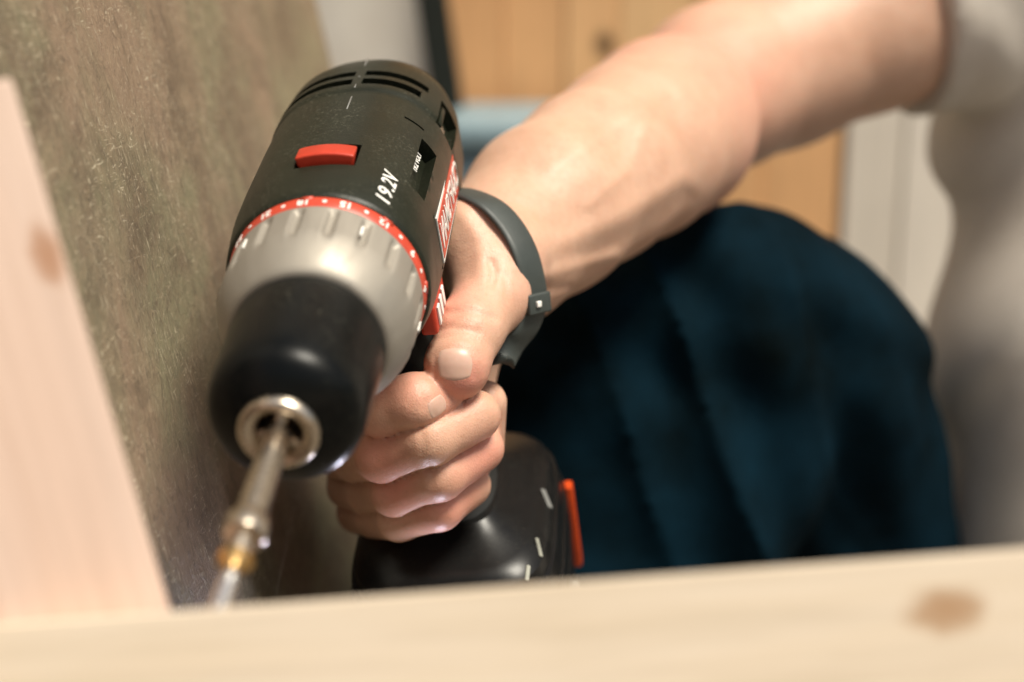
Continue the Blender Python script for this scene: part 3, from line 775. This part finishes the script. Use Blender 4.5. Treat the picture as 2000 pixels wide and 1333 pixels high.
# wrist strap: closed band, the near half lying on the skin, the far half behind the wrist
def oriented(name, c, X, Z, sx, sy, sz, bev, mat, parent):
    X = X / np.linalg.norm(X); Z = Z - X * float(Z @ X); Z = Z / np.linalg.norm(Z); Y = np.cross(Z, X)
    bm = box_bm(sx, sy, sz, bev, 3)
    for v in bm.verts: v.co = W(c + X * v.co.x + Y * v.co.y + Z * v.co.z) - base
    return bm_obj(name, bm, mat, parent)
path = [(893, 376), (930, 386), (965, 406), (998, 442), (1022, 486), (1037, 536), (1044, 592), (1030, 640), (1002, 676), (972, 702), (950, 708)]
tt = np.arange(len(path)) / (len(path) - 1); ds, ok_ = [], []
for px, py in path:
    h_, _n = hitpt(px, py)
    if h_ is not None and h_[2] < 575: ds.append(h_[2]); ok_.append(True)
    else: ds.append(0); ok_.append(False)
ok_ = np.array(ok_); ds = np.array(ds)
cf = np.polyfit(tt[ok_], ds[ok_], 2); dd = np.polyval(cf, tt); dd = np.where(ok_, np.minimum(dd, ds), dd) - 2.2
dd[-1] += 7; dd[-2] += 2
dd = np.convolve(np.pad(dd, 1, mode='edge'), [0.25, 0.5, 0.25], 'valid')
near_ = np.array([CX(p[0], p[1], d) for p, d in zip(path, dd)])
ctr = (near_[0] + near_[-1]) / 2 + np.array([-2, 0, 14.0]); ctr2 = near_.mean(0)
farp = [ctr + (near_[-1] - ctr) * math.cos(a) + np.array([-14, 4, 40.0]) * math.sin(a) if a < math.pi / 2 else ctr + (near_[0] - ctr) * -math.cos(a) + np.array([-14, 4, 40.0]) * math.sin(a) for a in np.linspace(0.3, math.pi - 0.3, 8)]
loop = np.array(list(near_) + farp); K_ = len(loop)
def cr(i, t):
    p0, p1, p2, p3 = (loop[(i + k) % K_] for k in (-1, 0, 1, 2))
    return 0.5 * ((2 * p1) + (-p0 + p2) * t + (2 * p0 - 5 * p1 + 4 * p2 - p3) * t * t + (-p0 + 3 * p1 - 3 * p2 + p3) * t ** 3)
pts = [cr(i, t) for i in range(K_) for t in (0, 0.2, 0.4, 0.6, 0.8)]; NP = len(pts)
ax_ = np.array([0.70, 0.18, 0.69]); ax_ /= np.linalg.norm(ax_)
cen_ = loop.mean(0); sb = bmesh.new(); rings = []
for i, c in enumerate(pts):
    tg = pts[(i + 1) % NP] - pts[i - 1]; tg /= np.linalg.norm(tg)
    wv = ax_ - tg * float(ax_ @ tg); wv /= np.linalg.norm(wv); o = np.cross(tg, wv)
    if o @ (c - cen_) < 0: o = -o
    ring = []
    for k in range(12):
        q_ = 2 * math.pi * k / 12; cc, ss = math.cos(q_), math.sin(q_)
        ring.append(sb.verts.new(W(c + wv * 6.3 * math.copysign(abs(cc) ** 0.6, cc) + o * 1.3 * math.copysign(abs(ss) ** 0.6, ss)) - base))
    rings.append(ring)
for i in range(NP):
    a, b = rings[i], rings[(i + 1) % NP]
    for k in range(12): sb.faces.new((a[k], a[(k + 1) % 12], b[(k + 1) % 12], b[k]))
strap = bm_obj('wrist_strap', sb, MAT['strap'], person)
cb_ = pts[30]; ob = np.array([0.55, -0.1, -0.8])
clasp = oriented('clasp', cb_ + ob * 1.8, ax_, ob, 11.5, 7.5, 3.4, 0.8, MAT['strap'], strap)
oriented('clasp_pin', cb_ + ob * 4.0 - ax_ * 1.0, ax_, ob, 2.2, 2.2, 1.2, 0.4, MAT['white'], strap)

# cloth with folds
def fold(P, o, dirv, across, freq, amp, width):
    q = P - o; u = q @ across; v = q @ dirv
    return amp * np.sin(u * freq + 0.6 * np.sin(v * 0.02)) * np.exp(-(u / width) ** 2)
def nv(x): x = np.array(x, float); return x / np.linalg.norm(x)
TR = [[J(1530, 680, 780, 66), J(1575, 730, 800, 64), J(1580, 880, 850, 76), J(1640, 1200, 900, 80)],
      [J(1420, 640, 740, 54), J(1340, 900, 760, 68), J(1240, 1300, 780, 70)],
      [J(1440, 560, 745, 44), J(1180, 660, 730, 40), J(1020, 820, 735, 40)],
      [J(1150, 800, 720, 40), J(1120, 1000, 750, 56), J(1080, 1350, 760, 70)],
      [J(1060, 880, 720, 40), J(900, 1080, 770, 60), J(860, 1400, 790, 62)],
      [J(900, 1080, 770, 50), J(745, 1130, 790, 48), J(720, 1400, 790, 50)]]  # last chain: dark cloth added in place of the shaded lower panel
def tr_sdf(P):
    d = None
    for c in TR:
        e = chain_sdf(P, c, 20); d = e if d is None else smin(d, e, 26)
    dv = nv((0.42, -0.82, 0.2)); ac = nv((0.85, 0.42, 0))
    q = P - CX(1380, 760, 700); u = q @ ac; v = q @ dv
    w_ = u * 0.062 + 0.5 * np.sin(v * 0.022) + 0.35 * np.sin(u * 0.05 + 1.0)
    d = d + 14.0 * (np.abs(np.sin(w_)) ** 0.7 - 0.5) * np.exp(-(u / 70) ** 2) * (0.35 + 0.65 * np.exp(-(v / 120) ** 2))
    d = d + fold(P, CX(1600, 820, 700), dv, ac, 0.11, 4.0, 50)
    d = d + 1.6 * np.sin(P[:, 0] * 0.05 + P[:, 1] * 0.09 + 1.3 * np.sin(P[:, 1] * 0.04))
    return d
P2, F2 = surface_net(tr_sdf, (-110, -330, 590), (420, 130, 1120), 3.4, slack=1.8)
net_obj('trousers', P2, F2, MAT['trousers'], person, base)
SH = [[(np.array([300., 345., 790.]), 112), (np.array([410., 330., 880.]), 122), J(2180, -200, 900, 108), J(2125, 300, 890, 84), J(2150, 700, 880, 94), J(2200, 1250, 880, 108)],  # first two points: unseen shoulder, added to shade the upper arm
      [J(1640, 62, 808, 55), J(1860, 6, 826, 58), J(2060, -50, 845, 68), J(2160, 0, 880, 90)]]
ARMD = nv(CX(2000, -40, 838) - CX(1700, 50, 812)); CUFF = CX(1782, 110, 812)
def sh_sdf(P):
    d = chain_sdf(P, SH[0], 30)
    dv = nv((0.7, 0.7, 0)); ac = nv((0.7, -0.7, 0.1))
    d = d + fold(P, CX(1930, 380, 800), dv, ac, 0.085, 7.0, 80) + fold(P, CX(1930, 850, 800), nv((0.5, 0.85, 0)), nv((0.85, -0.5, 0)), 0.11, 4.5, 70)
    ax = (P - CUFF) @ ARMD                              # distance past the cuff, towards the shoulder
    sl = chain_sdf(P, SH[1], 20) + 1.2 * np.sin(P[:, 1] * 0.09 + ax * 0.12) - 0.9 * np.exp(-((ax - 12) / 2.2) ** 2) * 0
    sl = sl + 0.9 * np.exp(-((ax - 16) / 1.6) ** 2)     # stitched hem
    sl = np.maximum(sl, -ax)
    return smin(d, sl, 14)
P3, F3 = surface_net(sh_sdf, (170, -330, 720), (620, 660, 1040), 3.4, slack=1.8)
net_obj('shirt', P3, F3, MAT['shirt'], person, base)
print('verts', len(P_), len(P2), len(P3))
